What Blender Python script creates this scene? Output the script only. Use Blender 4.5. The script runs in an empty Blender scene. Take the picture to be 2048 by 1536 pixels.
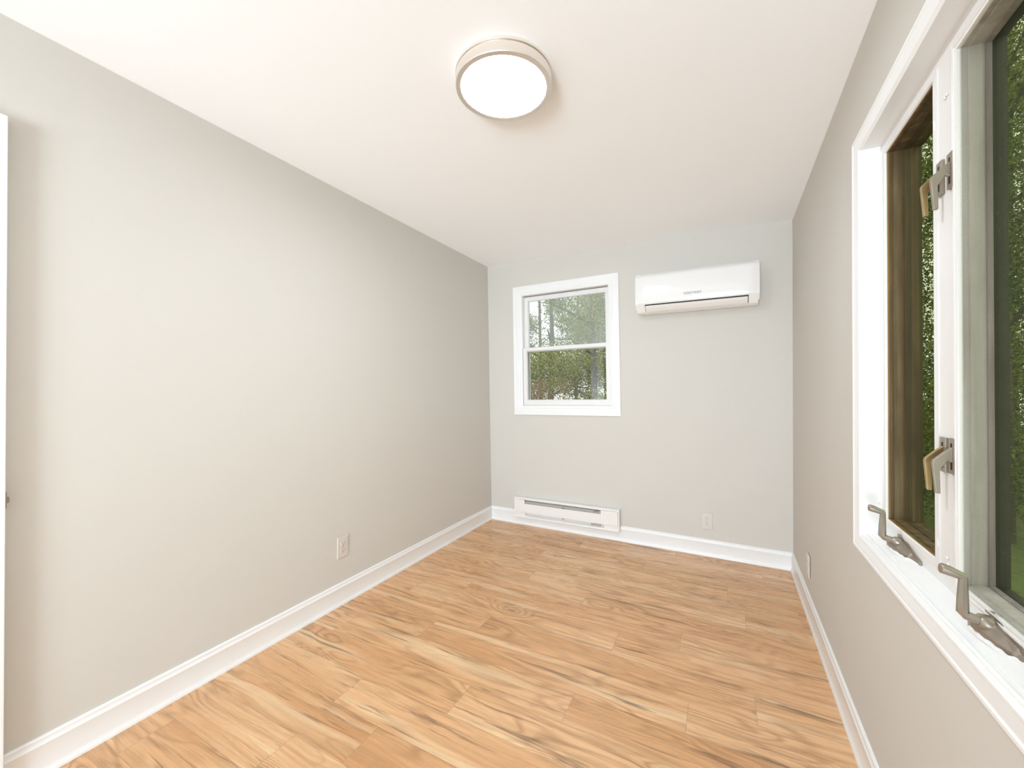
import bpy, bmesh, math, random
from mathutils import Vector, Matrix
import numpy as np

S = bpy.context.scene
COL = S.collection
rnd = random.Random(7)

# ------------------------------------------------------------------ camera
YAW, PITCH, ROLL, CAMH = math.radians(27.1805), math.radians(0.5044), math.radians(0.2144), 1.2625
FPX = 810.0
cam_d = bpy.data.cameras.new('camera')
cam = bpy.data.objects.new('camera', cam_d)
COL.objects.link(cam)
fw = Vector((-math.sin(YAW)*math.cos(PITCH), math.cos(YAW)*math.cos(PITCH), math.sin(PITCH)))
r0 = Vector((math.cos(YAW), math.sin(YAW), 0)); u0 = r0.cross(fw)
rt = r0*math.cos(ROLL) + u0*math.sin(ROLL); up = -r0*math.sin(ROLL) + u0*math.cos(ROLL)
cam.matrix_world = Matrix(((rt.x, up.x, -fw.x, 0), (rt.y, up.y, -fw.y, 0), (rt.z, up.z, -fw.z, CAMH), (0, 0, 0, 1)))
cam_d.sensor_width = 36.0
cam_d.lens = FPX/2048.0*36.0
cam_d.clip_start = 0.02
cam_d.clip_end = 200
S.camera = cam

# ------------------------------------------------------------------ view, world, light levels
S.view_settings.view_transform = 'Standard'
S.view_settings.look = 'None'
S.view_settings.gamma = 1.0
S.view_settings.use_curve_mapping = False
S.view_settings.exposure = 0.0
S.cycles.use_denoising = True
S.cycles.max_bounces = 14
S.cycles.diffuse_bounces = 10
S.cycles.glossy_bounces = 6
S.cycles.transparent_max_bounces = 24
S.cycles.sample_clamp_indirect = 8.0

LAMP_STRENGTH = 78.0
SKY_STRENGTH = 2.8

W = bpy.data.worlds.new('overcast_sky'); S.world = W; W.use_nodes = True
nt = W.node_tree; nt.nodes.clear()
wo = nt.nodes.new('ShaderNodeOutputWorld'); bg = nt.nodes.new('ShaderNodeBackground')
tc = nt.nodes.new('ShaderNodeTexCoord'); sp = nt.nodes.new('ShaderNodeSeparateXYZ'); rp = nt.nodes.new('ShaderNodeValToRGB')
nt.links.new(tc.outputs['Generated'], sp.inputs[0]); nt.links.new(sp.outputs['Z'], rp.inputs[0])
rp.color_ramp.elements[0].position = 0.0; rp.color_ramp.elements[0].color = (0.80, 0.84, 0.86, 1)
rp.color_ramp.elements[1].position = 0.6; rp.color_ramp.elements[1].color = (0.95, 0.98, 1.0, 1)
nt.links.new(rp.outputs[0], bg.inputs['Color']); bg.inputs['Strength'].default_value = SKY_STRENGTH
nt.links.new(bg.outputs[0], wo.inputs['Surface'])

# added soft fill behind the camera, standing in for the photographer's bounced flash
def area(name, loc, target, size, power, col, spread=130):
    l = bpy.data.lights.new(name, 'AREA'); l.shape = 'RECTANGLE'; l.size, l.size_y = size; l.energy = power; l.color = col
    o = bpy.data.objects.new(name, l); COL.objects.link(o); o.location = loc; l.spread = math.radians(spread)
    o.rotation_euler = (Vector(target)-Vector(loc)).to_track_quat('-Z', 'Y').to_euler(); return o
FILL_FWD = 160.0
area('added_flash_fill', (-0.35, -4.0, 0.9), (-1.9, 2.6, 2.9), (1.4, 1.5), FILL_FWD, (0.765, 0.885, 1.0))

# ------------------------------------------------------------------ room numbers
H = 2.44
YB = 3.404            # back wall
YF = -4.2             # wall behind the camera
def XL(z): return -2.022 + 0.0597*(H-z)/H      # the left wall leans a little
def XR(y): return 0.4527 + 0.0148*(y-3.45)     # the right wall is slightly out of square
WT = 0.13

# ------------------------------------------------------------------ material helpers
def new_mat(name):
    m = bpy.data.materials.new(name); m.use_nodes = True
    n = m.node_tree; n.nodes.clear()
    o = n.nodes.new('ShaderNodeOutputMaterial')
    return m, n, o

class NB:
    """tiny node builder"""
    def __init__(s, n): s.n = n
    def node(s, t, **kw):
        x = s.n.nodes.new(t)
        for k, v in kw.items(): setattr(x, k, v)
        return x
    def link(s, a, b): s.n.links.new(a, b)
    def inp(s, sock, v):
        if hasattr(v, 'is_output'): s.link(v, sock)
        else: sock.default_value = v
    def math(s, op, a, b=None, c=None, clamp=False):
        x = s.node('ShaderNodeMath', operation=op); x.use_clamp = clamp
        s.inp(x.inputs[0], a)
        if b is not None: s.inp(x.inputs[1], b)
        if c is not None: s.inp(x.inputs[2], c)
        return x.outputs[0]
    def ramp(s, f, stops):
        x = s.node('ShaderNodeValToRGB'); s.inp(x.inputs[0], f)
        e = x.color_ramp.elements
        while len(e) < len(stops): e.new(0.5)
        for i, (p, c) in enumerate(stops):
            e[i].position = p; e[i].color = (c[0], c[1], c[2], 1) if hasattr(c, '__len__') else (c, c, c, 1)
        return x.outputs[0]
    def noise(s, vec, scale, detail=2, rough=0.5, w=None, dist=0.0):
        x = s.node('ShaderNodeTexNoise'); 
        if w is not None: x.noise_dimensions = '4D'; s.inp(x.inputs['W'], w)
        if vec is not None: s.link(vec, x.inputs['Vector'])
        x.inputs['Scale'].default_value = scale; x.inputs['Detail'].default_value = detail
        x.inputs['Roughness'].default_value = rough; x.inputs['Distortion'].default_value = dist
        return x.outputs['Fac']
    def mix(s, f, a, b, mode='MIX'):
        x = s.node('ShaderNodeMix', data_type='RGBA', blend_type=mode)
        s.inp(x.inputs[0], f); s.inp(x.inputs[6], a); s.inp(x.inputs[7], b)
        return x.outputs[2]
    def bump(s, h, strength, dist):
        x = s.node('ShaderNodeBump'); s.link(h, x.inputs['Height'])
        x.inputs['Strength'].default_value = strength; x.inputs['Distance'].default_value = dist
        return x.outputs[0]

def rgba(c): return (c[0], c[1], c[2], 1)

def mat_plain(name, col, rough=0.5, metal=0.0, bump=None, var=0.0, spec=0.5, vscale=3.0, aniso=None):
    m, n, o = new_mat(name); b = NB(n)
    p = b.node('ShaderNodeBsdfPrincipled')
    p.inputs['Roughness'].default_value = rough; p.inputs['Metallic'].default_value = metal
    p.inputs['Specular IOR Level'].default_value = spec
    t = b.node('ShaderNodeTexCoord')
    if var > 0:
        f = b.noise(t.outputs['Object'], vscale, 3)
        c0 = tuple(v*(1-var) for v in col); c1 = tuple(min(1, v*(1+var)) for v in col)
        b.link(b.mix(f, rgba(c0), rgba(c1)), p.inputs['Base Color'])
    else: p.inputs['Base Color'].default_value = rgba(col)
    if bump:
        f = b.noise(t.outputs['Object'], bump[0], 3)
        b.link(b.bump(f, bump[1], bump[2]), p.inputs['Normal'])
    b.link(p.outputs[0], o.inputs['Surface'])
    return m

M = {}
M['wall'] = mat_plain('wall_paint', (0.61, 0.59, 0.545), 0.75, bump=(260, 0.10, 0.001), var=0.012, spec=0.25)
M['ceiling'] = mat_plain('ceiling_paint', (0.945, 0.965, 0.98), 0.9, bump=(200, 0.08, 0.001), spec=0.15)
M['trim'] = mat_plain('white_trim_paint', (0.82, 0.83, 0.83), 0.35, bump=(60, 0.04, 0.001), spec=0.45)
M['trim_old'] = mat_plain('old_white_gloss_paint', (0.76, 0.76, 0.75), 0.32, bump=(90, 0.12, 0.0015), var=0.02, spec=0.5, vscale=9)
M['plastic'] = mat_plain('glossy_white_plastic', (0.80, 0.80, 0.79), 0.12, spec=0.5)
M['plastic_warm'] = mat_plain('matte_white_plastic', (0.80, 0.79, 0.765), 0.4, spec=0.4)
M['flap'] = mat_plain('flap_plastic', (0.76, 0.745, 0.71), 0.35)
M['dark_gap'] = mat_plain('dark_gap', (0.02, 0.018, 0.016), 0.8)
M['logo'] = mat_plain('grey_logo_print', (0.06, 0.06, 0.07), 0.5)
M['outlet'] = mat_plain('ivory_outlet_plastic', (0.64, 0.60, 0.56), 0.35)
M['slot'] = mat_plain('outlet_slot', (0.07, 0.055, 0.045), 0.7)
M['nickel'] = mat_plain('brushed_nickel', (0.88, 0.83, 0.775), 0.34, metal=1.0, bump=(120, 0.05, 0.0005))
M['hardware'] = mat_plain('dull_champagne_metal', (0.33, 0.285, 0.235), 0.36, metal=0.65, bump=(150, 0.15, 0.0006), var=0.08, vscale=40)
M['hardware_warm_cast'] = mat_plain('warm_cast_metal', (0.38, 0.27, 0.12), 0.34, metal=0.7, var=0.12, vscale=40)  # same metal as the near levers, warm cast of darker exposure painted in
M['heater_enamel'] = mat_plain('white_heater_enamel', (0.80, 0.785, 0.76), 0.35, var=0.02)
M['heater_inside'] = mat_plain('grey_heater_inside', (0.42, 0.40, 0.37), 0.5, var=0.10, vscale=12)
M['wire'] = mat_plain('dark_wire', (0.12, 0.11, 0.10), 0.5)
M['hall'] = mat_plain('hall_shade', (0.04, 0.035, 0.03), 0.9)  # near-black colour carries the dimness of the unlit hall
M['bark'] = mat_plain('dark_bark', (0.055, 0.042, 0.030), 0.95, bump=(18, 0.9, 0.02), var=0.35, vscale=7)
M['gutter_wood'] = None

def mat_emit(name, col, strength):
    m, n, o = new_mat(name); b = NB(n)
    e = b.node('ShaderNodeEmission'); e.inputs['Color'].default_value = rgba(col); e.inputs['Strength'].default_value = strength
    b.link(e.outputs[0], o.inputs['Surface']); return m
M['diffuser'] = mat_emit('lit_diffuser', (0.84, 0.90, 0.98), LAMP_STRENGTH)

def mat_glass(name, haze, hazecol, speck=0.0, tint=(1, 1, 1), refl=1.8):
    """window pane: see-through, mirror-like at a glance, with a diffuse haze of the given strength"""
    m, n, o = new_mat(name); b = NB(n)
    tr = b.node('ShaderNodeBsdfTransparent'); tr.inputs['Color'].default_value = rgba(tint)
    gl = b.node('ShaderNodeBsdfGlossy'); gl.inputs['Roughness'].default_value = 0.01
    fr = b.node('ShaderNodeFresnel'); fr.inputs['IOR'].default_value = 1.5
    f2 = b.math('MULTIPLY', fr.outputs[0], refl, clamp=True)
    mx = b.node('ShaderNodeMixShader'); b.link(f2, mx.inputs[0]); b.link(tr.outputs[0], mx.inputs[1]); b.link(gl.outputs[0], mx.inputs[2])
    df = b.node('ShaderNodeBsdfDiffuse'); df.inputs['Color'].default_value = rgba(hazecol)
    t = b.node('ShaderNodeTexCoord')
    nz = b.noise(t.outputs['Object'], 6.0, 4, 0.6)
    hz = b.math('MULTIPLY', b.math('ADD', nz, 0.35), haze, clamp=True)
    if speck > 0:
        v = b.node('ShaderNodeTexVoronoi'); v.inputs['Scale'].default_value = 60.0
        b.link(t.outputs['Object'], v.inputs['Vector'])
        big = b.noise(t.outputs['Object'], 5.0, 2)
        th = b.math('MULTIPLY', b.math('GREATER_THAN', big, 0.5), 0.115)
        s = b.math('LESS_THAN', v.outputs['Distance'], th)
        hz = b.math('MAXIMUM', hz, b.math('MULTIPLY', s, speck))
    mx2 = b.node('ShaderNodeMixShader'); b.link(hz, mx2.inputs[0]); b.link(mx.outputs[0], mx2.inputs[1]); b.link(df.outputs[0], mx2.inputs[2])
    b.link(mx2.outputs[0], o.inputs['Surface']); return m
M['pane_clear'] = mat_glass('clear_pane', 0.02, (0.55, 0.55, 0.5), refl=1.35)
M['pane_hazy'] = mat_glass('veiled_pane', 0.24, (0.60, 0.66, 0.60))  # diffuse haze painted in for the doubled room reflection on the glass
M['pane_side'] = mat_glass('side_pane', 0.02, (0.4, 0.38, 0.3), speck=0.35, tint=(0.74, 0.77, 0.62), refl=0.15)

def mat_screen(name, cover, col, pitch=0.0022):
    """insect screen: fine square weave"""
    m, n, o = new_mat(name); b = NB(n)
    t = b.node('ShaderNodeTexCoord'); s = b.node('ShaderNodeSeparateXYZ'); b.link(t.outputs['Object'], s.inputs[0])
    def wave(c):
        f = b.math('FRACT', b.math('DIVIDE', c, pitch))
        return b.math('LESS_THAN', f, cover)
    g = b.math('MAXIMUM', wave(s.outputs['Y']), wave(s.outputs['Z']))
    tr = b.node('ShaderNodeBsdfTransparent')
    df = b.node('ShaderNodeBsdfDiffuse'); df.inputs['Color'].default_value = rgba(col)
    mx = b.node('ShaderNodeMixShader'); b.link(g, mx.inputs[0]); b.link(tr.outputs[0], mx.inputs[1]); b.link(df.outputs[0], mx.inputs[2])
    b.link(mx.outputs[0], o.inputs['Surface']); return m
M['screen'] = mat_screen('insect_screen_mesh', 0.05, (0.05, 0.05, 0.045))
M['screen_far'] = mat_screen('insect_screen_mesh_dark', 0.04, (0.05, 0.04, 0.03))

def mat_boards(name, cols, rough=0.6, sx=40.0):
    """weathered wood with streaks running up the board"""
    m, n, o = new_mat(name); b = NB(n)
    t = b.node('ShaderNodeTexCoord')
    mp = b.node('ShaderNodeMapping'); mp.inputs['Scale'].default_value = (sx, sx, 1.3); b.link(t.outputs['Object'], mp.inputs[0])
    f = b.noise(mp.outputs[0], 1.0, 5, 0.6)
    mp2 = b.node('ShaderNodeMapping'); mp2.inputs['Scale'].default_value = (4, 4, 1.5); b.link(t.outputs['Object'], mp2.inputs[0])
    f2 = b.noise(mp2.outputs[0], 1.5, 4, 0.7)
    c = b.ramp(b.math('ADD', b.math('MULTIPLY', f, 0.65), b.math('MULTIPLY', f2, 0.35)), [(0.33, cols[0]), (0.5, cols[1]), (0.68, cols[2])])
    p = b.node('ShaderNodeBsdfPrincipled'); b.link(c, p.inputs['Base Color']); p.inputs['Roughness'].default_value = rough
    b.link(b.bump(f, 0.3, 0.002), p.inputs['Normal'])
    b.link(p.outputs[0], o.inputs['Surface']); return m
M['brown_a'] = mat_boards('orange_brown_wood', [(0.10, 0.045, 0.008), (0.24, 0.12, 0.03), (0.36, 0.20, 0.07)])
M['brown_b'] = mat_boards('grey_brown_wood', [(0.035, 0.020, 0.006), (0.10, 0.063, 0.024), (0.22, 0.16, 0.085)])
M['brown_e'] = mat_boards('stained_groove_wood', [(0.03, 0.013, 0.002), (0.10, 0.048, 0.010), (0.18, 0.10, 0.03)])
M['brown_c'] = mat_boards('dark_brown_wood', [(0.022, 0.014, 0.003), (0.055, 0.038, 0.010), (0.11, 0.085, 0.03)])
M['grey_frame'] = mat_boards('grey_dirty_paint', [(0.32, 0.295, 0.25), (0.46, 0.435, 0.40), (0.57, 0.55, 0.52)], sx=25)
M['grey_grime'] = mat_boards('grimy_edge_paint', [(0.14, 0.12, 0.10), (0.25, 0.22, 0.20), (0.36, 0.33, 0.31)], sx=25)
M['green_stile'] = mat_boards('dark_green_wood', [(0.005, 0.006, 0.0025), (0.015, 0.018, 0.009), (0.036, 0.040, 0.024)], sx=30)  # dark green with upright streaks

def mat_leaf(name, c0, c1, c2):
    m, n, o = new_mat(name); b = NB(n)
    g = b.node('ShaderNodeNewGeometry')
    k = 1.25
    c = b.ramp(g.outputs['Random Per Island'], [(0.0, [v*k for v in c0]), (0.55, [v*k for v in c1]), (1.0, [v*k for v in c2])])
    df = b.node('ShaderNodeBsdfDiffuse'); b.link(c, df.inputs['Color'])
    tl = b.node('ShaderNodeBsdfTranslucent'); b.link(c, tl.inputs['Color'])
    mx = b.node('ShaderNodeMixShader'); mx.inputs[0].default_value = 0.4
    b.link(df.outputs[0], mx.inputs[1]); b.link(tl.outputs[0], mx.inputs[2])
    b.link(mx.outputs[0], o.inputs['Surface']); return m
M['leaf_a'] = mat_leaf('olive_leaves', (0.03, 0.035, 0.006), (0.13, 0.145, 0.018), (0.32, 0.33, 0.06))
M['leaf_b'] = mat_leaf('mid_green_leaves', (0.012, 0.022, 0.005), (0.06, 0.10, 0.016), (0.17, 0.24, 0.05))
M['leaf_c'] = mat_leaf('pale_green_leaves', (0.05, 0.065, 0.012), (0.18, 0.21, 0.045), (0.40, 0.41, 0.14))
M['leaf_d'] = mat_leaf('reddish_leaves', (0.08, 0.06, 0.02), (0.22, 0.15, 0.07), (0.34, 0.27, 0.14))
M['grass'] = mat_plain('lawn_grass', (0.10, 0.14, 0.03), 0.95, var=0.8, vscale=14)

# laminate floor: every board has its own texture space in the UV map and a random number in a second map
def mat_floor():
    m, n, o = new_mat('hickory_laminate'); b = NB(n)
    uv = b.node('ShaderNodeUVMap'); uv.uv_map = 'plank'
    rd = b.node('ShaderNodeUVMap'); rd.uv_map = 'random'
    s = b.node('ShaderNodeSeparateXYZ'); b.link(uv.outputs[0], s.inputs[0])
    r = b.node('ShaderNodeSeparateXYZ'); b.link(rd.outputs[0], r.inputs[0])
    U, V, R1, R2 = s.outputs[0], s.outputs[1], r.outputs[0], r.outputs[1]
    w = b.math('MULTIPLY', R1, 37.0)
    def vec(su, sv):
        c = b.node('ShaderNodeCombineXYZ'); b.link(b.math('MULTIPLY', U, su), c.inputs[0]); b.link(b.math('MULTIPLY', V, sv), c.inputs[1])
        return c.outputs[0]
    # broad field whose contour lines are the cathedral grain
    f1 = b.noise(vec(1.7, 8.5), 1.0, 1.5, 0.45, w=w, dist=0.35)
    # knots: the field is pulled up around scattered points
    vo = b.node('ShaderNodeTexVoronoi'); vo.inputs['Scale'].default_value = 1.0
    kv = b.node('ShaderNodeVectorMath', operation='ADD'); b.link(vec(2.0, 5.2), kv.inputs[0])
    cc = b.node('ShaderNodeCombineXYZ'); b.link(w, cc.inputs[0]); b.link(b.math('MULTIPLY', R2, 13.0), cc.inputs[1]); b.link(cc.outputs[0], kv.inputs[1])
    b.link(kv.outputs[0], vo.inputs['Vector'])
    kd = vo.outputs['Distance']
    sel = b.node('ShaderNodeSeparateColor'); b.link(vo.outputs['Color'], sel.inputs[0])
    has = b.math('GREATER_THAN', sel.outputs[0], 0.52)
    kn = b.math('MULTIPLY', b.math('POWER', b.math('SUBTRACT', 1.0, b.math('MULTIPLY', kd, 2.7), clamp=True), 1.6), has)
    fld = b.math('ADD', f1, b.math('MULTIPLY', kn, 0.42))
    Vw = b.math('ADD', V, b.math('ADD', b.math('MULTIPLY', f1, 0.075), b.math('MULTIPLY', kn, 0.05)))
    def vecw(su, sv):
        c = b.node('ShaderNodeCombineXYZ'); b.link(b.math('MULTIPLY', U, su), c.inputs[0]); b.link(b.math('MULTIPLY', Vw, sv), c.inputs[1])
        return c.outputs[0]
    rings = b.math('MULTIPLY_ADD', b.math('SINE', b.math('MULTIPLY', fld, 70.0)), 0.5, 0.5)
    rings = b.math('POWER', rings, 2.2)
    rmask = b.noise(vec(2.2, 6.0), 1.0, 2, 0.5, w=b.math('ADD', w, 3.3))
    rmask = b.math('MAXIMUM', b.ramp(rmask, [(0.40, 0.10), (0.62, 0.9)]), b.ramp(kn, [(0.02, 0.0), (0.15, 1.0)]))
    # long fine fibres
    fib = b.noise(vecw(4.0, 190.0), 1.0, 4, 0.65, w=w)
    fib2 = b.noise(vecw(1.8, 48.0), 1.0, 3, 0.6, w=b.math('ADD', w, 9.0), dist=0.2)
    # base tone per board, drifting slowly
    tone = b.noise(vec(1.1, 4.5), 1.0, 2, 0.5, w=b.math('ADD', w, 5.0))
    tone = b.math('ADD', b.math('MULTIPLY_ADD', tone, 0.75, 0.10), b.math('MULTIPLY', b.math('SUBTRACT', R2, 0.5), 0.12))
    base = b.ramp(tone, [(0.26, (0.59, 0.300, 0.130)), (0.42, (0.70, 0.39, 0.188)), (0.58, (0.79, 0.485, 0.262)), (0.76, (0.87, 0.605, 0.365))])
    c = b.mix(b.math('MULTIPLY', b.ramp(fib2, [(0.42, 0.0), (0.68, 1.0)]), 0.42), base, (0.36, 0.19, 0.08, 1))
    c = b.mix(b.math('MULTIPLY', b.ramp(fib, [(0.45, 0.0), (0.72, 1.0)]), 0.50), c, (0.38, 0.215, 0.10, 1))
    c = b.mix(b.math('MULTIPLY', b.math('MULTIPLY', rings, rmask), 0.62), c, (0.33, 0.175, 0.075, 1))
    # light sapwood streaks
    sap = b.ramp(b.noise(vecw(0.9, 16.0), 1.0, 2, 0.5, w=b.math('ADD', w, 17.0), dist=0.3), [(0.56, 0.0), (0.68, 1.0)])
    c = b.mix(b.math('MULTIPLY', sap, 0.45), c, (0.84, 0.64, 0.40, 1))
    # dark mineral streaks
    st = b.noise(vecw(1.8, 24.0), 1.0, 4, 0.62, w=b.math('ADD', w, 23.0), dist=0.55)
    c = b.mix(b.math('MULTIPLY', b.ramp(st, [(0.60, 0.0), (0.69, 1.0)]), 0.68), c, (0.15, 0.085, 0.045, 1))
    st2 = b.noise(vecw(2.6, 60.0), 1.0, 3, 0.6, w=b.math('ADD', w, 31.0), dist=0.3)
    c = b.mix(b.math('MULTIPLY', b.ramp(st2, [(0.60, 0.0), (0.67, 1.0)]), 0.6), c, (0.17, 0.10, 0.055, 1))
    # knot heart
    c = b.mix(b.math('MULTIPLY', b.ramp(kn, [(0.55, 0.0), (0.9, 1.0)]), 0.55), c, (0.20, 0.11, 0.06, 1))
    # joint lines
    du = b.math('MINIMUM', U, b.math('SUBTRACT', 1.25, U)); dv = b.math('MINIMUM', V, b.math('SUBTRACT', 0.165, V))
    e = b.math('MINIMUM', du, dv)
    ed = b.math('LESS_THAN', e, 0.0011)
    c = b.mix(b.math('MULTIPLY', ed, 0.5), c, (0.30, 0.18, 0.10, 1))
    p = b.node('ShaderNodeBsdfPrincipled'); b.link(c, p.inputs['Base Color'])
    b.link(b.math('MULTIPLY_ADD', fib2, 0.10, 0.22), p.inputs['Roughness'])
    p.inputs['Specular IOR Level'].default_value = 0.6
    hh = b.math('ADD', b.math('MULTIPLY', fib, 0.3), b.math('MULTIPLY', b.ramp(e, [(0.0, 0.0), (0.0025, 1.0)]), 1.0))
    b.link(b.bump(hh, 0.12, 0.002), p.inputs['Normal'])
    b.link(p.outputs[0], o.inputs['Surface']); return m
M['floor'] = mat_floor()

# ------------------------------------------------------------------ object helpers
def empty(name, loc=(0, 0, 0), rot=(0, 0, 0)):
    o = bpy.data.objects.new(name, None); o.empty_display_size = 0.05
    COL.objects.link(o); o.location = loc; o.rotation_euler = rot; return o
def tag(o, label=None, cat=None, group=None, kind=None):
    if label: o['label'] = label
    if cat: o['category'] = cat
    if group: o['group'] = group
    if kind: o['kind'] = kind
    return o
def obj(name, bm, mat, parent=None, smooth=False, bevel=0.0, seg=2, angle=35):
    bmesh.ops.recalc_face_normals(bm, faces=bm.faces)
    me = bpy.data.meshes.new(name); bm.to_mesh(me); bm.free()
    me.materials.append(mat)
    o = bpy.data.objects.new(name, me); COL.objects.link(o)
    if parent is not None: o.parent = parent
    if bevel > 0:
        b = o.modifiers.new('bevel', 'BEVEL'); b.width = bevel; b.segments = seg; b.limit_method = 'ANGLE'; b.angle_limit = math.radians(30)
    if smooth:
        for p in me.polygons: p.use_smooth = True
        md = me
        try: me.set_sharp_from_angle(angle=math.radians(angle))
        except Exception: pass
    return o
def ident(a, b, c): return (a, b, c)
def box(bm, lo, hi, f=ident):
    v = [bm.verts.new(f(x, y, z)) for x in (lo[0], hi[0]) for y in (lo[1], hi[1]) for z in (lo[2], hi[2])]
    for q in ((0, 1, 3, 2), (4, 6, 7, 5), (0, 4, 5, 1), (2, 3, 7, 6), (0, 2, 6, 4), (1, 5, 7, 3)): bm.faces.new([v[i] for i in q])
def poly_prism(bm, pts, t0, t1, f):
    """pts: 2-D outline (a, b); extruded from t0 to t1; f(a, b, t) -> point"""
    A = [bm.verts.new(f(a, b, t0)) for a, b in pts]; B = [bm.verts.new(f(a, b, t1)) for a, b in pts]
    n = len(pts)
    bm.faces.new(A); bm.faces.new(B[::-1])
    for i in range(n): bm.faces.new((A[i], A[(i+1) % n], B[(i+1) % n], B[i]))
def frame(bm, rect, prof, f, close=True):
    """mitred frame: rect = a0,a1,b0,b1 of the OUTER edge; prof = closed outline of (inset, depth); f(a, b, depth)"""
    a0, a1, b0, b1 = rect
    rings = []
    for t, d in prof:
        if isinstance(t, tuple): l, r_, bo, to = t
        else: l = r_ = bo = to = t
        rings.append([bm.verts.new(f(*q, d)) for q in ((a0+l, b0+bo), (a1-r_, b0+bo), (a1-r_, b1-to), (a0+l, b1-to))])
    n = len(rings)
    for i in range(n if close else n-1):
        A, B = rings[i], rings[(i+1) % n]
        for k in range(4): bm.faces.new((A[k], A[(k+1) % 4], B[(k+1) % 4], B[k]))
def lathe(bm, prof, seg=64, f=ident):
    rings = []
    for r, z in prof:
        if r < 1e-6: rings.append([bm.verts.new(f(0, 0, z))])
        else: rings.append([bm.verts.new(f(r*math.cos(2*math.pi*i/seg), r*math.sin(2*math.pi*i/seg), z)) for i in range(seg)])
    for A, B in zip(rings, rings[1:]):
        for i in range(seg):
            j = (i+1) % seg
            if len(A) == 1 and len(B) == 1: continue
            if len(A) == 1: bm.faces.new((A[0], B[i], B[j]))
            elif len(B) == 1: bm.faces.new((A[i], B[0], A[j]))
            else: bm.faces.new((A[i], B[i], B[j], A[j]))
def tube(bm, pts, rad, seg=12, cap=True, flat=(1, 1)):
    """tube along points; rad: number or list"""
    pts = [Vector(p) for p in pts]; n = len(pts)
    if not hasattr(rad, '__len__'): rad = [rad]*n
    prev = None; rings = []
    for i, p in enumerate(pts):
        d = (pts[min(i+1, n-1)] - pts[max(i-1, 0)]).normalized()
        if prev is None:
            a = Vector((0, 0, 1)) if abs(d.z) < 0.9 else Vector((1, 0, 0))
            u = d.cross(a).normalized()
        else: u = (prev - d*prev.dot(d)).normalized()
        prev = u; v = d.cross(u)
        rings.append([bm.verts.new(p + u*rad[i]*flat[0]*math.cos(2*math.pi*k/seg) + v*rad[i]*flat[1]*math.sin(2*math.pi*k/seg)) for k in range(seg)])
    for A, B in zip(rings, rings[1:]):
        for k in range(seg): bm.faces.new((A[k], A[(k+1) % seg], B[(k+1) % seg], B[k]))
    if cap: bm.faces.new(rings[0][::-1]); bm.faces.new(rings[-1])
def loft(bm, secs):
    rings = [[bm.verts.new(p) for p in s] for s in secs]
    n = len(secs[0])
    for A, B in zip(rings, rings[1:]):
        for k in range(n): bm.faces.new((A[k], A[(k+1) % n], B[(k+1) % n], B[k]))
    bm.faces.new(rings[0][::-1]); bm.faces.new(rings[-1])

# ------------------------------------------------------------------ shell
# floor: boards 0.165 wide and 1.25 long laid across the room
joint = {0: -1.13, 1: -1.38, 2: -0.94, 3: -0.534, 4: -0.113, 5: 0.125, 6: -0.465, 7: -0.176, 8: -0.72, 9: 0.123, 10: -0.86, 11: 0.04, 12: -0.48, 13: 0.254, 14: -0.3}
bm = bmesh.new(); uvl = bm.loops.layers.uv.new('plank'); rl = bm.loops.layers.uv.new('random')
y = 0.96 - 0.165*20; k = -20
while y < YB + 0.02:
    j = joint.get(k, -0.9 + ((k*0.47) % 1.25))
    x0 = j - 1.25*3
    while x0 < 0.6:
        if x0 + 1.25 > -2.05:
            ra, rb = rnd.random(), rnd.random()
            qs = [(max(x0, -2.05), y), (min(x0+1.25, 0.6), y), (min(x0+1.25, 0.6), y+0.165), (max(x0, -2.05), y+0.165)]
            fc = bm.faces.new([bm.verts.new((a, b, 0)) for a, b in qs])
            for lp, (a, b) in zip(fc.loops, qs):
                lp[uvl].uv = (a-x0, b-y); lp[rl].uv = (ra, rb)
        x0 += 1.25
    y += 0.165; k += 1
bmesh.ops.remove_doubles(bm, verts=bm.verts, dist=1e-5)
bt = bmesh.ops.extrude_face_region(bm, geom=list(bm.faces))
bmesh.ops.translate(bm, verts=[v for v in bt['geom'] if isinstance(v, bmesh.types.BMVert)], vec=(0, 0, -0.05))
floor = tag(obj('floor', bm, M['floor']), 'light hickory-look laminate floor with boards running across the room', kind='structure')

bm = bmesh.new(); box(bm, (-2.2, YF-0.1, H), (0.65, YB+WT, H+0.12))
tag(obj('ceiling', bm, M['ceiling']), 'smooth flat white ceiling', kind='structure')

def holed(bm, rect, hole, f, t0, t1):
    """slab rect=(a0,a1,b0,b1) with a rectangular hole, from depth t0 to t1"""
    a0, a1, b0, b1 = rect; h0, h1, g0, g1 = hole
    for (p, q, r_, s) in ((a0, h0, b0, b1), (h1, a1, b0, b1), (h0, h1, b0, g0), (h0, h1, g1, b1)):
        if q-p > 1e-6 and s-r_ > 1e-6:
            A = [(p, r_), (q, r_), (q, s), (p, s)]
            poly_prism(bm, A, t0, t1, f)
# back wall (a = x, b = z, t = y offset)
bm = bmesh.new()
holed(bm, (-2.2, 0.65, -0.05, H), (-1.655, -0.815, 1.09, 2.14), lambda a, b, t: (a, YB+t, b), 0, WT)
tag(obj('wall_back', bm, M['wall']), 'pale greige back wall with a small window', kind='structure')
# right wall (a = y)
RW = lambda a, b, t: (XR(a)+t, a, b)
RY0, RY1, RZ0, RZ1 = 0.83, 1.735, 0.80, 2.062
bm = bmesh.new()
holed(bm, (YF, YB+0.01, -0.05, H), (RY0-0.02, RY1+0.02, RZ0-0.05, RZ1+0.02), RW, 0, WT)
tag(obj('wall_right', bm, M['wall']), 'pale greige right wall with a wide casement window', kind='structure')
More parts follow.
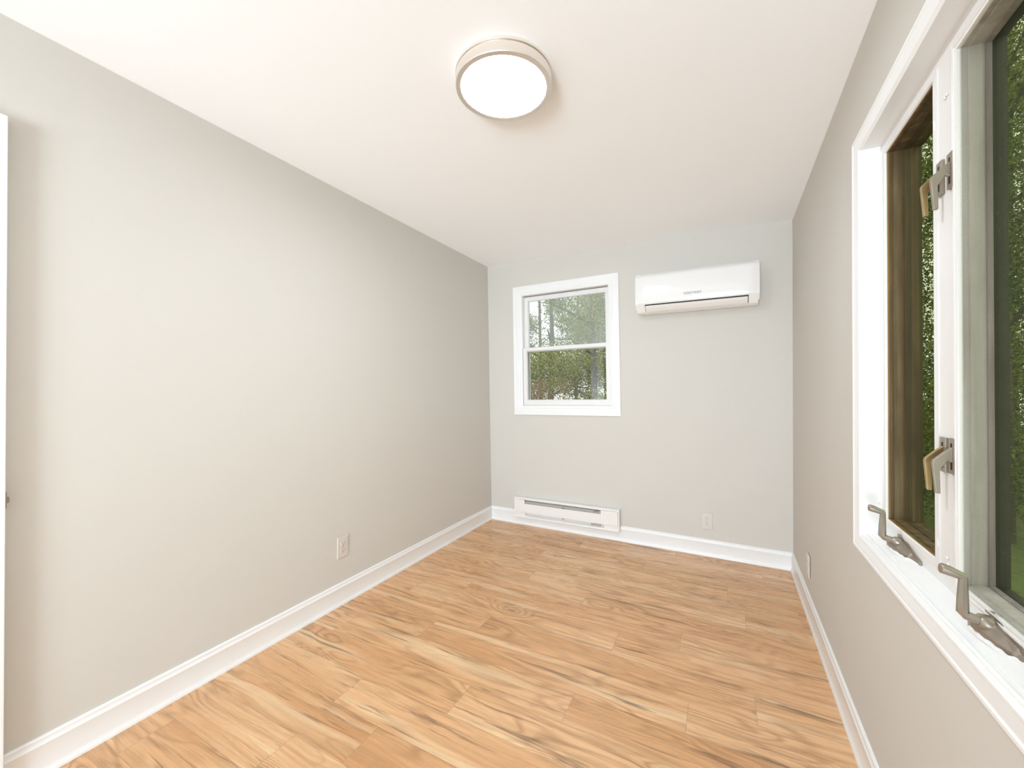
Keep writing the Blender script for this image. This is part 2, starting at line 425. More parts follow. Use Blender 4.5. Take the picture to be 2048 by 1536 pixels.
# left wall with the doorway beside the camera
DY0, DY1, DZ = -0.98, -0.42, 2.05
bm = bmesh.new()
holed(bm, (YF, YB+0.01, -0.05, H), (DY0, DY1, -0.05, DZ), lambda a, b, t: (XL(b)-t, a, b), 0, WT)
tag(obj('wall_left', bm, M['wall']), 'long plain pale greige left wall', kind='structure')
bm = bmesh.new(); box(bm, (-2.2, YF-0.1, -0.05), (0.65, YF, H))
tag(obj('wall_front', bm, M['wall']), 'plain wall behind the camera', kind='structure')
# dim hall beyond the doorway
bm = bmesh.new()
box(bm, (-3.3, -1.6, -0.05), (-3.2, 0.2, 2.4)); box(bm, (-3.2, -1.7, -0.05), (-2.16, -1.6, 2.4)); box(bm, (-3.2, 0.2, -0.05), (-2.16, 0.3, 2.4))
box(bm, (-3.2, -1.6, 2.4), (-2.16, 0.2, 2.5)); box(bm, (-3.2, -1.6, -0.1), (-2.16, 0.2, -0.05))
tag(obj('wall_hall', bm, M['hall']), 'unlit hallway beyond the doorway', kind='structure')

# baseboards
BP = [(0, 0), (0.0185, 0), (0.0185, 0.006), (0.0165, 0.012), (0.0125, 0.020), (0.0115, 0.026), (0.0115, 0.094), (0.0128, 0.097), (0.0128, 0.101),
      (0.0105, 0.105), (0.0092, 0.111), (0.0085, 0.116), (0.0092, 0.119), (0.0070, 0.1235), (0, 0.1245)]
bm = bmesh.new()
poly_prism(bm, BP, DY1+0.075, YB, lambda a, b, t: (XL(b)+a-0.0003, t, b))
tag(obj('baseboard_left', bm, M['trim'], smooth=True, angle=25), 'white moulded baseboard along the left wall', kind='structure')
bm = bmesh.new()
poly_prism(bm, BP, YF, YB, lambda a, b, t: (XR(t)-a+0.0003, t, b))
tag(obj('baseboard_right', bm, M['trim'], smooth=True, angle=25), 'white moulded baseboard along the right wall', kind='structure')
bm = bmesh.new()
poly_prism(bm, BP, XL(0)+0.001, XR(YB)-0.001, lambda a, b, t: (t, YB-a+0.0003, b))
tag(obj('baseboard_back', bm, M['trim'], smooth=True, angle=25), 'white moulded baseboard along the back wall', kind='structure')

# doorway casing and the open door folded back against the left wall
bm = bmesh.new()
for lo, hi in (((DY1, 0, 0), (DY1+0.07, DZ+0.07, 0)), ((DY0-0.07, 0, 0), (DY0, DZ+0.07, 0)), ((DY0, DZ, 0), (DY1, DZ+0.07, 0))):
    poly_prism(bm, [(lo[0], lo[1]), (hi[0], lo[1]), (hi[0], hi[1]), (lo[0], hi[1])], -0.0003, 0.014, lambda a, b, t: (XL(b)+t, a, b))
tag(obj('trim_1', bm, M['trim'], bevel=0.003), 'white casing around the doorway in the left wall', kind='structure')
door = tag(empty('door_1', (-1.962, 0.40, 0)), 'white door folded open against the left wall', kind='structure')
bm = bmesh.new()
DX = lambda b: XL(b) + 0.006
def DP(a, b, t): return (DX(b)+t+1.962, a-0.40, b)
poly_prism(bm, [(-0.36, 0.012), (0.399, 0.012), (0.399, 2.105), (-0.36, 2.105)], 0, 0.030, DP)
leaf = obj('door_leaf', bm, M['trim'], door, bevel=0.002)
bm = bmesh.new()
poly_prism(bm, [(0.399, 0.885), (0.4015, 0.885), (0.4015, 0.935), (0.399, 0.935)], 0.004, 0.027, DP)
obj('latch_plate', bm, M['hardware'], door)
bm = bmesh.new()
poly_prism(bm, [(0.401, 0.900), (0.408, 0.902), (0.408, 0.918), (0.401, 0.920)], 0.011, 0.024, DP)
obj('latch_bolt', bm, M['hardware'], door, bevel=0.001)

# ------------------------------------------------------------------ back window (double hung), hung slightly out of true
bw = tag(empty('window_1', (-1.2335, YB, 1.616), (0, math.radians(-1.15), 0)), 'small white double-hung window on the back wall, trees outside', kind='structure')
BW = lambda a, b, d: (a, -d, b)       # d = towards the room
WX, WZ = 0.4935, 0.5985
CAS = [(0, 0.0), (0, 0.013), (0.004, 0.0165), (0.012, 0.0165), (0.018, 0.0145), (0.024, 0.0155), (0.056, 0.0125), (0.062, 0.0105), (0.066, 0.013), (0.076, 0.012), (0.082, 0.009), (0.087, 0.0075), (0.087, 0.0)]
bm = bmesh.new(); frame(bm, (-WX, WX, -WZ, WZ), CAS, BW)
obj('window_casing', bm, M['trim'], bw, smooth=True, angle=20)
bm = bmesh.new(); frame(bm, (-WX+0.082, WX-0.082, -WZ+0.082, WZ-0.082), [(0, 0.007), (0.006, 0.007), (0.006, -0.128), (0, -0.128)], BW)
obj('window_jamb', bm, M['trim_old'], bw)
ix, iz = WX-0.088, WZ-0.088
mz = 0.006  # meeting rail height
# upper sash, outer track
us = obj('upper_sash', (lambda bm: (frame(bm, (-ix+0.004, ix-0.002, mz-0.020, iz-0.007), [(0, -0.043), ((0.034, 0.036, 0.036, 0.036), -0.043), ((0.040, 0.040, 0.040, 0.042), -0.050), ((0.040, 0.040, 0.040, 0.042), -0.070), (0, -0.070)], BW), bm)[1])(bmesh.new()), M['trim_old'], bw, bevel=0.0012)
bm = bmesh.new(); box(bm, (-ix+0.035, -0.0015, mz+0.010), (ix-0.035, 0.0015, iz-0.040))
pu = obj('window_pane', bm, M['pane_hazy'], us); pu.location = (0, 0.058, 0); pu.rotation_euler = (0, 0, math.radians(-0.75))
tag(pu, 'upper pane with reflected haze painted in')
# lower sash, inner track
ls = obj('lower_sash', (lambda bm: (frame(bm, (-ix+0.001, ix-0.001, -iz+0.001, mz+0.018), [(0, -0.012), ((0.030, 0.032, 0.046, 0.028), -0.012), ((0.036, 0.036, 0.051, 0.034), -0.019), ((0.036, 0.036, 0.051, 0.034), -0.040), (0, -0.040)], BW), bm)[1])(bmesh.new()), M['trim_old'], bw, bevel=0.0012)
bm = bmesh.new(); box(bm, (-ix+0.030, -0.0015, -iz+0.045), (ix-0.030, 0.0015, mz-0.012))
pl = obj('window_pane', bm, M['pane_clear'], ls); pl.location = (0, 0.030, 0); pl.rotation_euler = (0, 0, math.radians(-0.75))
tag(pl, 'clear lower pane')
# thin side tracks and the outer storm frame
bm = bmesh.new()
for sx in (-1, 1):
    box(bm, (sx*ix-0.004, -0.0, mz+0.02), (sx*ix+0.004, 0.042, iz), lambda a, b, c: (a, b+0.0005, c))
obj('sash_track', bm, M['trim'], bw)
bm = bmesh.new(); frame(bm, (-ix-0.001, ix+0.001, -iz-0.001, iz+0.001), [(0, -0.085), ((0.034, 0.024, 0.028, 0.028), -0.085), ((0.034, 0.024, 0.028, 0.028), -0.10), (0, -0.10)], BW)
obj('storm_frame', bm, M['grey_frame'], bw)
bm = bmesh.new(); box(bm, (-ix, 0.086, mz-0.018), (ix, 0.099, mz+0.006)); obj('storm_rail', bm, M['grey_frame'], bw)

# ------------------------------------------------------------------ split air conditioner
ac = tag(empty('air_conditioner', (-0.171, YB, 1.995), (0, math.radians(-0.6), 0)), 'white wall-mounted split air conditioner right of the small window', 'air conditioner')
AX = 0.413
zb_, zt_ = -0.152, 0.149
prof = [(0, zb_+0.022), (0.035, zb_+0.004), (0.105, zb_), (0.135, zb_+0.010), (0.178, zb_+0.062), (0.184, zb_+0.072), (0.184, zt_-0.060), (0.176, zt_-0.018), (0.160, zt_-0.003), (0.145, zt_), (0, zt_)]
bm = bmesh.new(); poly_prism(bm, prof, -AX+0.006, AX-0.006, lambda a, b, t: (t, -a, b))
obj('ac_body', bm, M['plastic_warm'], ac, bevel=0.003)
# glossy bulged front panel
bm = bmesh.new()
NP, NQ = 24, 16
grid = []
for i in range(NP+1):
    row = []
    t = -AX + 2*AX*i/NP
    for q in range(NQ+1):
        s = q/NQ
        z = zb_+0.070 + (zt_-0.002 - (zb_+0.070))*s
        d = 0.186 + 0.010*math.sin(math.pi*min(1, (s*0.92+0.04)))**0.8
        if s > 0.86: d -= 0.030*((s-0.86)/0.14)**2
        ex = abs(t)/AX
        if ex > 0.93: d -= 0.012*((ex-0.93)/0.07)**2
        row.append(bm.verts.new((t, -d, z)))
    grid.append(row)
for i in range(NP):
    for q in range(NQ): bm.faces.new((grid[i][q], grid[i+1][q], grid[i+1][q+1], grid[i][q+1]))
ex = bmesh.ops.extrude_face_region(bm, geom=list(bm.faces))
for v in ex['geom']:
    if isinstance(v, bmesh.types.BMVert): v.co.y = -0.16
obj('front_panel', bm, M['plastic'], ac, smooth=True, angle=50)
for sx, nm in ((-1, 'end_cap'), (1, 'end_cap')):
    bm = bmesh.new(); poly_prism(bm, [(0.0, zb_+0.040), (0.150, zb_+0.030), (0.180, zb_+0.069), (0.180, zt_-0.05), (0.160, zt_-0.006), (0, zt_-0.003)], AX-0.014, AX, lambda a, b, t: (sx*t, -a, b))
    obj(nm, bm, M['plastic_warm'], ac, bevel=0.002)
# slanted air outlet: opening and flap
c0, c1 = Vector((0.180, zb_+0.062)), Vector((0.137, zb_+0.010))
dirv = (c1-c0).normalized(); nrm = Vector((-dirv.y, dirv.x)); nrm = nrm if nrm.x > 0 else -nrm
def slope(s, h): p = c0 + dirv*s + nrm*h; return (p.x, p.y)
L = (c1-c0).length
bm = bmesh.new(); poly_prism(bm, [slope(0.000, 0.0), slope(L-0.004, 0.0), slope(L-0.004, 0.0012), slope(0.000, 0.0012)], -AX+0.070, AX-0.066, lambda a, b, t: (t, -a, b))
obj('outlet_slot', bm, M['dark_gap'], ac)
bm = bmesh.new(); poly_prism(bm, [slope(0.009, 0.0), slope(L-0.006, 0.0), slope(L-0.006, 0.0045), slope(0.030, 0.0075), slope(0.009, 0.0055)], -AX+0.073, AX-0.070, lambda a, b, t: (t, -a, b))
obj('air_flap', bm, M['flap'], ac, bevel=0.001)
# lettering
cu = bpy.data.curves.new('brand_lettering', 'FONT'); cu.body = 'COSTWAY'; cu.size = 0.0235; cu.extrude = 0.0003; cu.align_x = 'CENTER'; cu.align_y = 'CENTER'; cu.space_character = 1.08
tmp = bpy.data.objects.new('tmp_text', cu); COL.objects.link(tmp)
dg = bpy.context.evaluated_depsgraph_get(); dg.update()
tme = bpy.data.meshes.new_from_object(tmp.evaluated_get(dg)); bpy.data.objects.remove(tmp); bpy.data.curves.remove(cu)
tme.name = 'brand_lettering'; tme.materials.clear(); tme.materials.append(M['logo'])
to = bpy.data.objects.new('brand_lettering', tme); COL.objects.link(to); to.parent = ac
to.location = (-0.006, -0.1945, -0.037); to.rotation_euler = (math.radians(90), 0, 0)
tag(to, 'grey COSTWAY lettering')

# ------------------------------------------------------------------ electric baseboard heater
ht = tag(empty('baseboard_heater', (-1.2105, YB-0.0, 0.170), (0, math.radians(-0.55), 0)), 'white electric baseboard heater on the back wall under the small window', 'heater')
HX = 0.478
F0 = -0.0195   # back of the heater, just in front of the baseboard
hb, htp = -0.090, 0.090
bm = bmesh.new(); box(bm, (-HX+0.004, -0.026, hb+0.002), (HX-0.004, -0.0195, htp-0.004)); box(bm, (-HX+0.01, -0.0198, 0.0), (HX-0.01, -0.0005, htp-0.01))
obj('back_plate', bm, M['heater_enamel'], ht)
bm = bmesh.new()
poly_prism(bm, [(0.0005, htp-0.004), (0.0005, htp), (0.050, htp), (0.060, htp-0.006), (0.063, htp-0.014), (0.0605, htp-0.014), (0.056, htp-0.008), (0.048, htp-0.004)], -HX, HX, lambda a, b, t: (t, -a, b))
obj('top_hood', bm, M['heater_enamel'], ht, bevel=0.001)
bm = bmesh.new()
s0, s1 = -HX+0.105, HX-0.150
# cover panel with the upper slot left open
for lo, hi in (((-HX+0.002, -0.041), (s0, htp-0.016)), ((s1, -0.041), (HX-0.010, htp-0.016)), ((s0, -0.041), (s1, 0.040))):
    box(bm, (lo[0], -0.0625, lo[1]), (hi[0], -0.060, hi[1]))
box(bm, (-HX+0.002, -0.0625, -0.043), (HX-0.010, -0.052, -0.041))
obj('front_cover', bm, M['heater_enamel'], ht, bevel=0.0008)
bm = bmesh.new(); box(bm, (s0-0.01, -0.050, -0.02), (s1+0.01, -0.030, 0.060))
obj('heating_element', bm, M['heater_inside'], ht)
bm = bmesh.new(); poly_prism(bm, [(0.026, hb), (0.058, hb), (0.060, hb+0.004), (0.058, hb+0.012), (0.038, hb+0.026), (0.032, hb+0.046), (0.026, hb+0.046)], -HX+0.004, HX-0.008, lambda a, b, t: (t, -a, b))
obj('bottom_tray', bm, M['heater_enamel'], ht, bevel=0.001)
for x0_, x1_ in ((-HX+0.004, -HX+0.112), (HX-0.125, HX-0.004)):
    bm = bmesh.new(); box(bm, (x0_, -0.056, hb+0.006), (x1_, -0.030, -0.044))
    obj('junction_box', bm, M['heater_enamel'], ht, bevel=0.003)
bm = bmesh.new(); poly_prism(bm, [(0.0005, hb+0.002), (0.058, hb+0.002), (0.064, hb+0.010), (0.0645, htp-0.014), (0.060, htp-0.003), (0.050, htp+0.0015), (0.0005, htp+0.0015)][0:7], HX-0.008, HX+0.002, lambda a, b, t: (t, -max(a, 0.0195 if b < 0.0 else a), b))
obj('end_cap', bm, M['heater_enamel'], ht, bevel=0.0015)
bm = bmesh.new(); box(bm, (HX-0.235, -0.0575, -0.062), (HX-0.155, -0.040, -0.044)); obj('cable_knockout', bm, M['heater_inside'], ht)
bm = bmesh.new(); tube(bm, [(HX-0.215, -0.053, 0.046), (HX-0.20, -0.054, 0.056), (HX-0.185, -0.054, 0.061), (HX-0.175, -0.054, 0.054), (HX-0.178, -0.053, 0.045)], 0.0017, 8)
obj('supply_wire', bm, M['wire'], ht, smooth=True)
bm = bmesh.new(); box(bm, (-0.010, -0.0600, 0.040), (0.004, -0.054, 0.047)); obj('center_bracket', bm, M['wire'], ht)
bm = bmesh.new(); box(bm, (-0.012, -0.0590, -0.050), (0.0, -0.050, -0.0435)); obj('center_bracket', bm, M['wire'], ht)

# ------------------------------------------------------------------ outlets
def outlet(name, label, place, loc, rot):
    t = tag(empty(name, loc, rot), label, 'electrical outlet')
    # local: x across, z up, -y towards the room
    bm = bmesh.new(); poly_prism(bm, [(-0.039, -0.062), (0.039, -0.062), (0.039, 0.062), (-0.039, 0.062)], 0.0, 0.0055, lambda a, b, d: (a*(1-0.06*(d > 0.003)), -d, b*(1-0.04*(d > 0.003))))
    obj('cover_plate', bm, M['outlet'], t, bevel=0.002)
    for s in (-1, 1):
        bm = bmesh.new(); cz = s*0.0205
        pts = []
        for i in range(24):
            a = 2*math.pi*i/24; px, pz = 0.0175*math.cos(a), 0.0175*math.sin(a)
            pts.append((px, cz + max(-0.0145, min(0.0145, pz))))
        poly_prism(bm, pts, 0.005, 0.0072, lambda a, b, d: (a, -d, b))
        rc = obj('receptacle', bm, M['outlet'], t, bevel=0.0006)
        bm = bmesh.new()
        for sx, hh in ((-0.0065, 0.0045), (0.0065, 0.0038)):
            box(bm, (sx-0.0013, -0.00745, cz+0.003-hh+0.0015), (sx+0.0013, -0.0071, cz+0.003+hh))
        lathe(bm, [(0.0001, 0), (0.0026, 0), (0.0026, 0.0004), (0.0001, 0.0004)], 12, lambda a, b, c: (a, -0.0071-c, cz-0.0075+b))
        obj('outlet_holes', bm, M['slot'], rc)
    bm = bmesh.new(); lathe(bm, [(0.0, 0.0), (0.0028, 0.0), (0.0028, 0.0008), (0.0, 0.0012)], 12, lambda a, b, c: (a, -0.0053-c, b))
    obj('plate_screw', bm, M['hardware'], t)
    return t
outlet('electrical_outlet', 'ivory duplex outlet on the back wall, right of the heater', None, (-0.088, YB, 0.261), (0, math.radians(-0.6), 0))
outlet('electrical_outlet', 'ivory duplex outlet on the long left wall', None, (XL(0.325)+0.0005, 1.667, 0.325), (0, 0, math.radians(90)))
bpy.context.view_layer.update()
o3 = outlet('electrical_outlet', 'ivory duplex outlet on the right wall near the back corner, standing slightly proud', None, (XR(2.78)-0.003, 2.778, 0.277), (0, 0, math.radians(-90-0.85)))
bm = bmesh.new(); poly_prism(bm, [(-0.034, -0.057), (0.030, -0.057), (0.030, 0.057), (-0.034, 0.057)], -0.0035, 0.0, lambda a, b, d: (a, -d, b))
obj('outlet_box_rim', bm, M['slot'], o3)

# ------------------------------------------------------------------ flush ceiling light
cl = tag(empty('ceiling_light', (-0.7274, 1.338, H)), 'round flush ceiling light with brushed nickel rim and lit white diffuser', 'ceiling light')
bm = bmesh.new(); lathe(bm, [(0, 0), (0.1815, 0), (0.1815, -0.010), (0.180, -0.0115), (0.176, -0.0120), (0.176, -0.0150), (0.170, -0.015), (0.0, -0.015)], 128)
obj('ceiling_plate', bm, M['nickel'], cl, smooth=True, angle=30)
bm = bmesh.new(); lathe(bm, [(0.150, -0.0155), (0.179, -0.0155), (0.1805, -0.017), (0.1800, -0.050), (0.1785, -0.052), (0.162, -0.0525), (0.1585, -0.050), (0.1585, -0.046), (0.150, -0.046)], 128)
obj('nickel_rim', bm, M['nickel'], cl, smooth=True, angle=30)
bm = bmesh.new(); lathe(bm, [(0.158, -0.0475), (0.150, -0.0490), (0.10, -0.0500), (0.0, -0.0505)], 96)
df = obj('light_diffuser', bm, M['diffuser'], cl, smooth=True)
tag(df, 'lit white diffuser')

# ------------------------------------------------------------------ right wall casement window
# a = distance y, b = z, d = depth outwards from the wall face (negative: into the room)
yo = 1.735
rw = tag(empty('window_2', (XR(yo), yo, 0.80), (0, 0, 0)), 'wide white casement window on the right wall with two crank-operated sashes', kind='structure')
ORG = Vector((XR(yo), yo, 0.80))
def R(a, b, d):
    p = Vector((XR(a)+d, a, b)) - ORG
    return (p.x, p.y, p.z)
OY0, OY1, OZ0, OZ1 = 0.765, 1.800, 0.7225, 2.1150
wc = [(0, 0.0), (0, -0.014), (0.004, -0.018), (0.012, -0.018), (0.017, -0.0155), (0.022, -0.0165), (0.046, -0.0115), (0.050, -0.0135), (0.056, -0.0125), (0.062, -0.0085), (0.0655, -0.006), (0.0655, 0.0)]
wcx = [((t, t, t*0.86, t*0.82), d) for t, d in wc]
bm = bmesh.new(); frame(bm, (OY0, OY1, OZ0, OZ1), wcx, R)
obj('window_casing', bm, M['trim'], rw, smooth=True, angle=20)
# reveals: head, two jambs, sill
PW = 0.044
bm = bmesh.new()
frame(bm, (RY0-0.014, RY1+0.014, 0.760, RZ1+0.014), [(0, -0.005), ((0.014, 0.014, 0.018, 0.014), -0.005), ((0.014, 0.014, 0.020, 0.014), 0.0), ((0.014, 0.014, 0.022, 0.014), PW+0.01), (0, PW+0.01)], R)
obj('window_jamb', bm, M['trim'], rw)
bm = bmesh.new()
poly_prism(bm, [(-0.004, 0.770), (-0.004, 0.781), (0.000, 0.785), (0.004, 0.782), (0.006, 0.788), (0.010, 0.7895), (0.0105, 0.792), (0.013, 0.7935), (PW+0.004, 0.806), (PW+0.004, 0.770)], RY0, RY1, lambda a, b, t: R(t, b, a))
obj('window_sill', bm, M['trim'], rw, smooth=True, angle=25)
# fixed front frame (stops and mullion): two openings
L0, L1, LZ0, LZ1 = 1.344, 1.690, 0.851, 2.017      # far opening
N0, N1, NZ0, NZ1 = 0.872, 1.247, 0.818, 2.029      # near opening before its bead
bm = bmesh.new()
def slab(a0, a1, b0, b1, d0, d1): poly_prism(bm, [(a0, b0), (a1, b0), (a1, b1), (a0, b1)], d0, d1, R)
slab(L1, RY1+0.005, 0.80, RZ1+0.005, PW, PW+0.020)            # far stop
slab(N1, L0, 0.80, RZ1+0.005, PW, PW+0.030)                    # mullion
slab(L0, L1, LZ1, RZ1+0.005, PW, PW+0.020)                     # head over far opening
slab(L0, L1, 0.80, LZ0, PW, PW+0.020)                          # rail under far opening
slab(N0, N1, NZ1, RZ1+0.005, PW, PW+0.020)
slab(RY0-0.005, N0, 0.80, RZ1+0.005, PW, PW+0.020)
obj('front_frame', bm, M['trim_old'], rw, bevel=0.0012)
# thin raised edge round the far opening
bm = bmesh.new(); frame(bm, (L0-0.022, L1+0.022, LZ0-0.022, LZ1+0.022), [((0.0, 0.010, 0.004, 0.006), PW+0.001), ((0.0, 0.010, 0.004, 0.006), PW-0.0025), ((0.004, 0.013, 0.008, 0.010), PW-0.0035), (0.022, PW-0.0025), (0.024, PW+0.001)], R)
obj('sash_edge', bm, M['trim_old'], rw, smooth=True, angle=25)
# bead round the near opening
bead = [(t*0.66, d) for t, d in ((0, PW+0.001), (0, PW-0.003), (0.004, PW-0.0045), (0.008, PW-0.0025), (0.012, PW-0.0025), (0.016, PW-0.006), (0.022, PW-0.0065), (0.026, PW-0.0035), (0.029, PW-0.0035), (0.032, PW-0.006), (0.037, PW-0.005), (0.038, PW-0.003), (0.038, PW+0.003), (0, PW+0.003))]
bm = bmesh.new(); frame(bm, (N0-0.001, N1+0.0, NZ0-0.002, NZ1), bead, R)
obj('screen_bead', bm, M['trim_old'], rw, smooth=True, angle=25)
G0, G1, GZ0, GZ1 = N0+0.025, N1-0.025, NZ0+0.025, NZ1-0.025    # inside the bead
def pane(name, a0, a1, b0, b1, d, mat, parent, th=0.003):
    bm = bmesh.new(); poly_prism(bm, [(a0, b0), (a1, b0), (a1, b1), (a0, b1)], d, d+th, R)
    return obj(name, bm, mat, parent)
# near sash: grey painted stile seen through the screen, glass further out
bm = bmesh.new()
frame(bm, (G0, G1, GZ0, GZ1), [(0, PW+0.0031), ((0.0, 0.0, 0.0, 0.0), PW+0.013), ((0.003, 0.003, 0.003, 0.003), PW+0.0145), ((0.003, 0.003, 0.004, 0.003), PW+0.040), ((-0.02, -0.02, -0.02, -0.02), PW+0.040), (-0.02, PW+0.0031)], R)
ns = tag(obj('near_sash', bm, M['grey_frame'], rw), 'dirty grey near sash behind its insect screen')
bm = bmesh.new(); frame(bm, (G0+0.001, G1-0.001, GZ0+0.001, GZ1-0.001), [(0.0, PW+0.0385), (0.0055, PW+0.0385), (0.0075, PW+0.0435), (0.0075, PW+0.047), (0.0, PW+0.047)], R)
obj('glazing_edge', bm, M['grey_grime'], ns)
bm = bmesh.new(); frame(bm, (G0, G1, GZ0, GZ1), [(0.0, PW+0.0475), ((0.006, 0.008, 0.008, 0.004), PW+0.0475), ((0.006, 0.008, 0.008, 0.004), PW+0.069), (0.0, PW+0.069)], R)
obj('outer_stile', bm, M['green_stile'], ns)
tag(pane('window_pane', G0+0.004, G1-0.004, GZ0+0.004, GZ1-0.004, PW+0.0475, M['pane_side'], ns), 'near pane')
pane('insect_screen', G0-0.004, G1+0.004, GZ0-0.004, GZ1+0.004, PW+0.0005, M['screen'], ns, th=0.0004)
# far sash: stained and weathered brown wood, built up in steps
fs = tag(empty('far_sash'), 'weathered brown far sash'); fs.parent = rw
def ringband(name, o, i0, d0, i1, d1, mat):
    """band of the far sash's inner reveal from inset i0 at depth d0 to inset i1 at depth d1"""
    bm = bmesh.new()
    frame(bm, (L0, L1, LZ0, LZ1), [(i0, d0), (i1, d1), (o, d1), (o, d0)], R)
    return obj(name, bm, mat, fs)
ringband('stained_edge', -0.012, 0.0005, PW+0.004, 0.001, PW+0.0085, M['brown_a'])
ringband('weathered_stile', -0.012, 0.001, PW+0.0085, 0.001, PW+0.014, M['brown_b'])
ringband('dark_groove', -0.012, 0.0006, PW+0.014, 0.0006, PW+0.018, M['brown_e'])
ringband('weathered_stile', -0.012, 0.002, PW+0.018, 0.002, PW+0.038, M['brown_b'])
ringband('dark_groove', -0.012, 0.001, PW+0.038, 0.001, PW+0.044, M['brown_e'])
ringband('stained_edge', -0.012, 0.003, PW+0.044, 0.003, PW+0.060, M['brown_c'])
ringband('weathered_stile', -0.012, 0.002, PW+0.060, 0.002, PW+0.078, M['brown_b'])
ringband('dark_groove', -0.012, 0.0015, PW+0.078, 0.0015, PW+0.086, M['brown_c'])
tag(pane('window_pane', L0+0.001, L1-0.001, LZ0+0.001, LZ1-0.001, PW+0.066, M['pane_side'], fs), 'far pane')
pane('insect_screen', L0-0.004, L1+0.004, LZ0-0.004, LZ1+0.004, PW+0.006, M['screen_far'], fs, th=0.0004)

# sash locks on the mullion
def sash_lock(yc, zc, label, lever_mat, tip_drop=0.074):
    bm = bmesh.new()
    hw, hh = 0.0135, 0.040
    poly_prism(bm, [(yc-hw, zc-hh), (yc+hw, zc-hh), (yc+hw, zc+hh), (yc-hw, zc+hh)], PW-0.0065, PW+0.0005, R)
    k = tag(obj('sash_lock', bm, M['hardware'], rw, bevel=0.0012), label)
    bm = bmesh.new()
    poly_prism(bm, [(yc-0.0035, zc-0.030), (yc+0.0035, zc-0.030), (yc+0.0035, zc-0.010), (yc-0.0035, zc-0.010)], PW-0.0069, PW-0.006, R)
    poly_prism(bm, [(yc-0.0035, zc+0.020), (yc+0.0035, zc+0.020), (yc+0.0035, zc+0.029), (yc-0.0035, zc+0.029)], PW-0.0069, PW-0.006, R)
    obj('lock_slot', bm, M['dark_gap'], k)
    # lever: flat bar leaving the plate into the room, then bent down
    bm = bmesh.new()
    zt = zc+0.020
    out = [(PW-0.006, zt), (PW-0.020, zt-0.012), (PW-0.037, zt-0.030), (PW-0.0385, zt-0.036), (PW-0.0335, zt-0.030-tip_drop), (PW-0.0255, zt-0.030-tip_drop),
           (PW-0.0265, zt-0.050), (PW-0.020, zt-0.040), (PW-0.014, zt-0.030), (PW-0.006, zt-0.034)]
    poly_prism(bm, [(a, b) for a, b in out], yc-0.0048, yc+0.0048, lambda a, b, t: R(t, b, a))
    obj('lock_lever', bm, lever_mat, k, bevel=0.001)
    return k
sash_lock(1.251, 1.753, 'upper sash lock nearer the camera', M['hardware'])
sash_lock(1.303, 1.757, 'upper sash lock on the far side, lever with a painted-in warm cast', M['hardware_warm_cast'])
sash_lock(1.249, 1.113, 'lower sash lock nearer the camera', M['hardware'])
sash_lock(1.292, 1.111, 'lower sash lock on the far side, lever with a painted-in warm cast', M['hardware_warm_cast'])

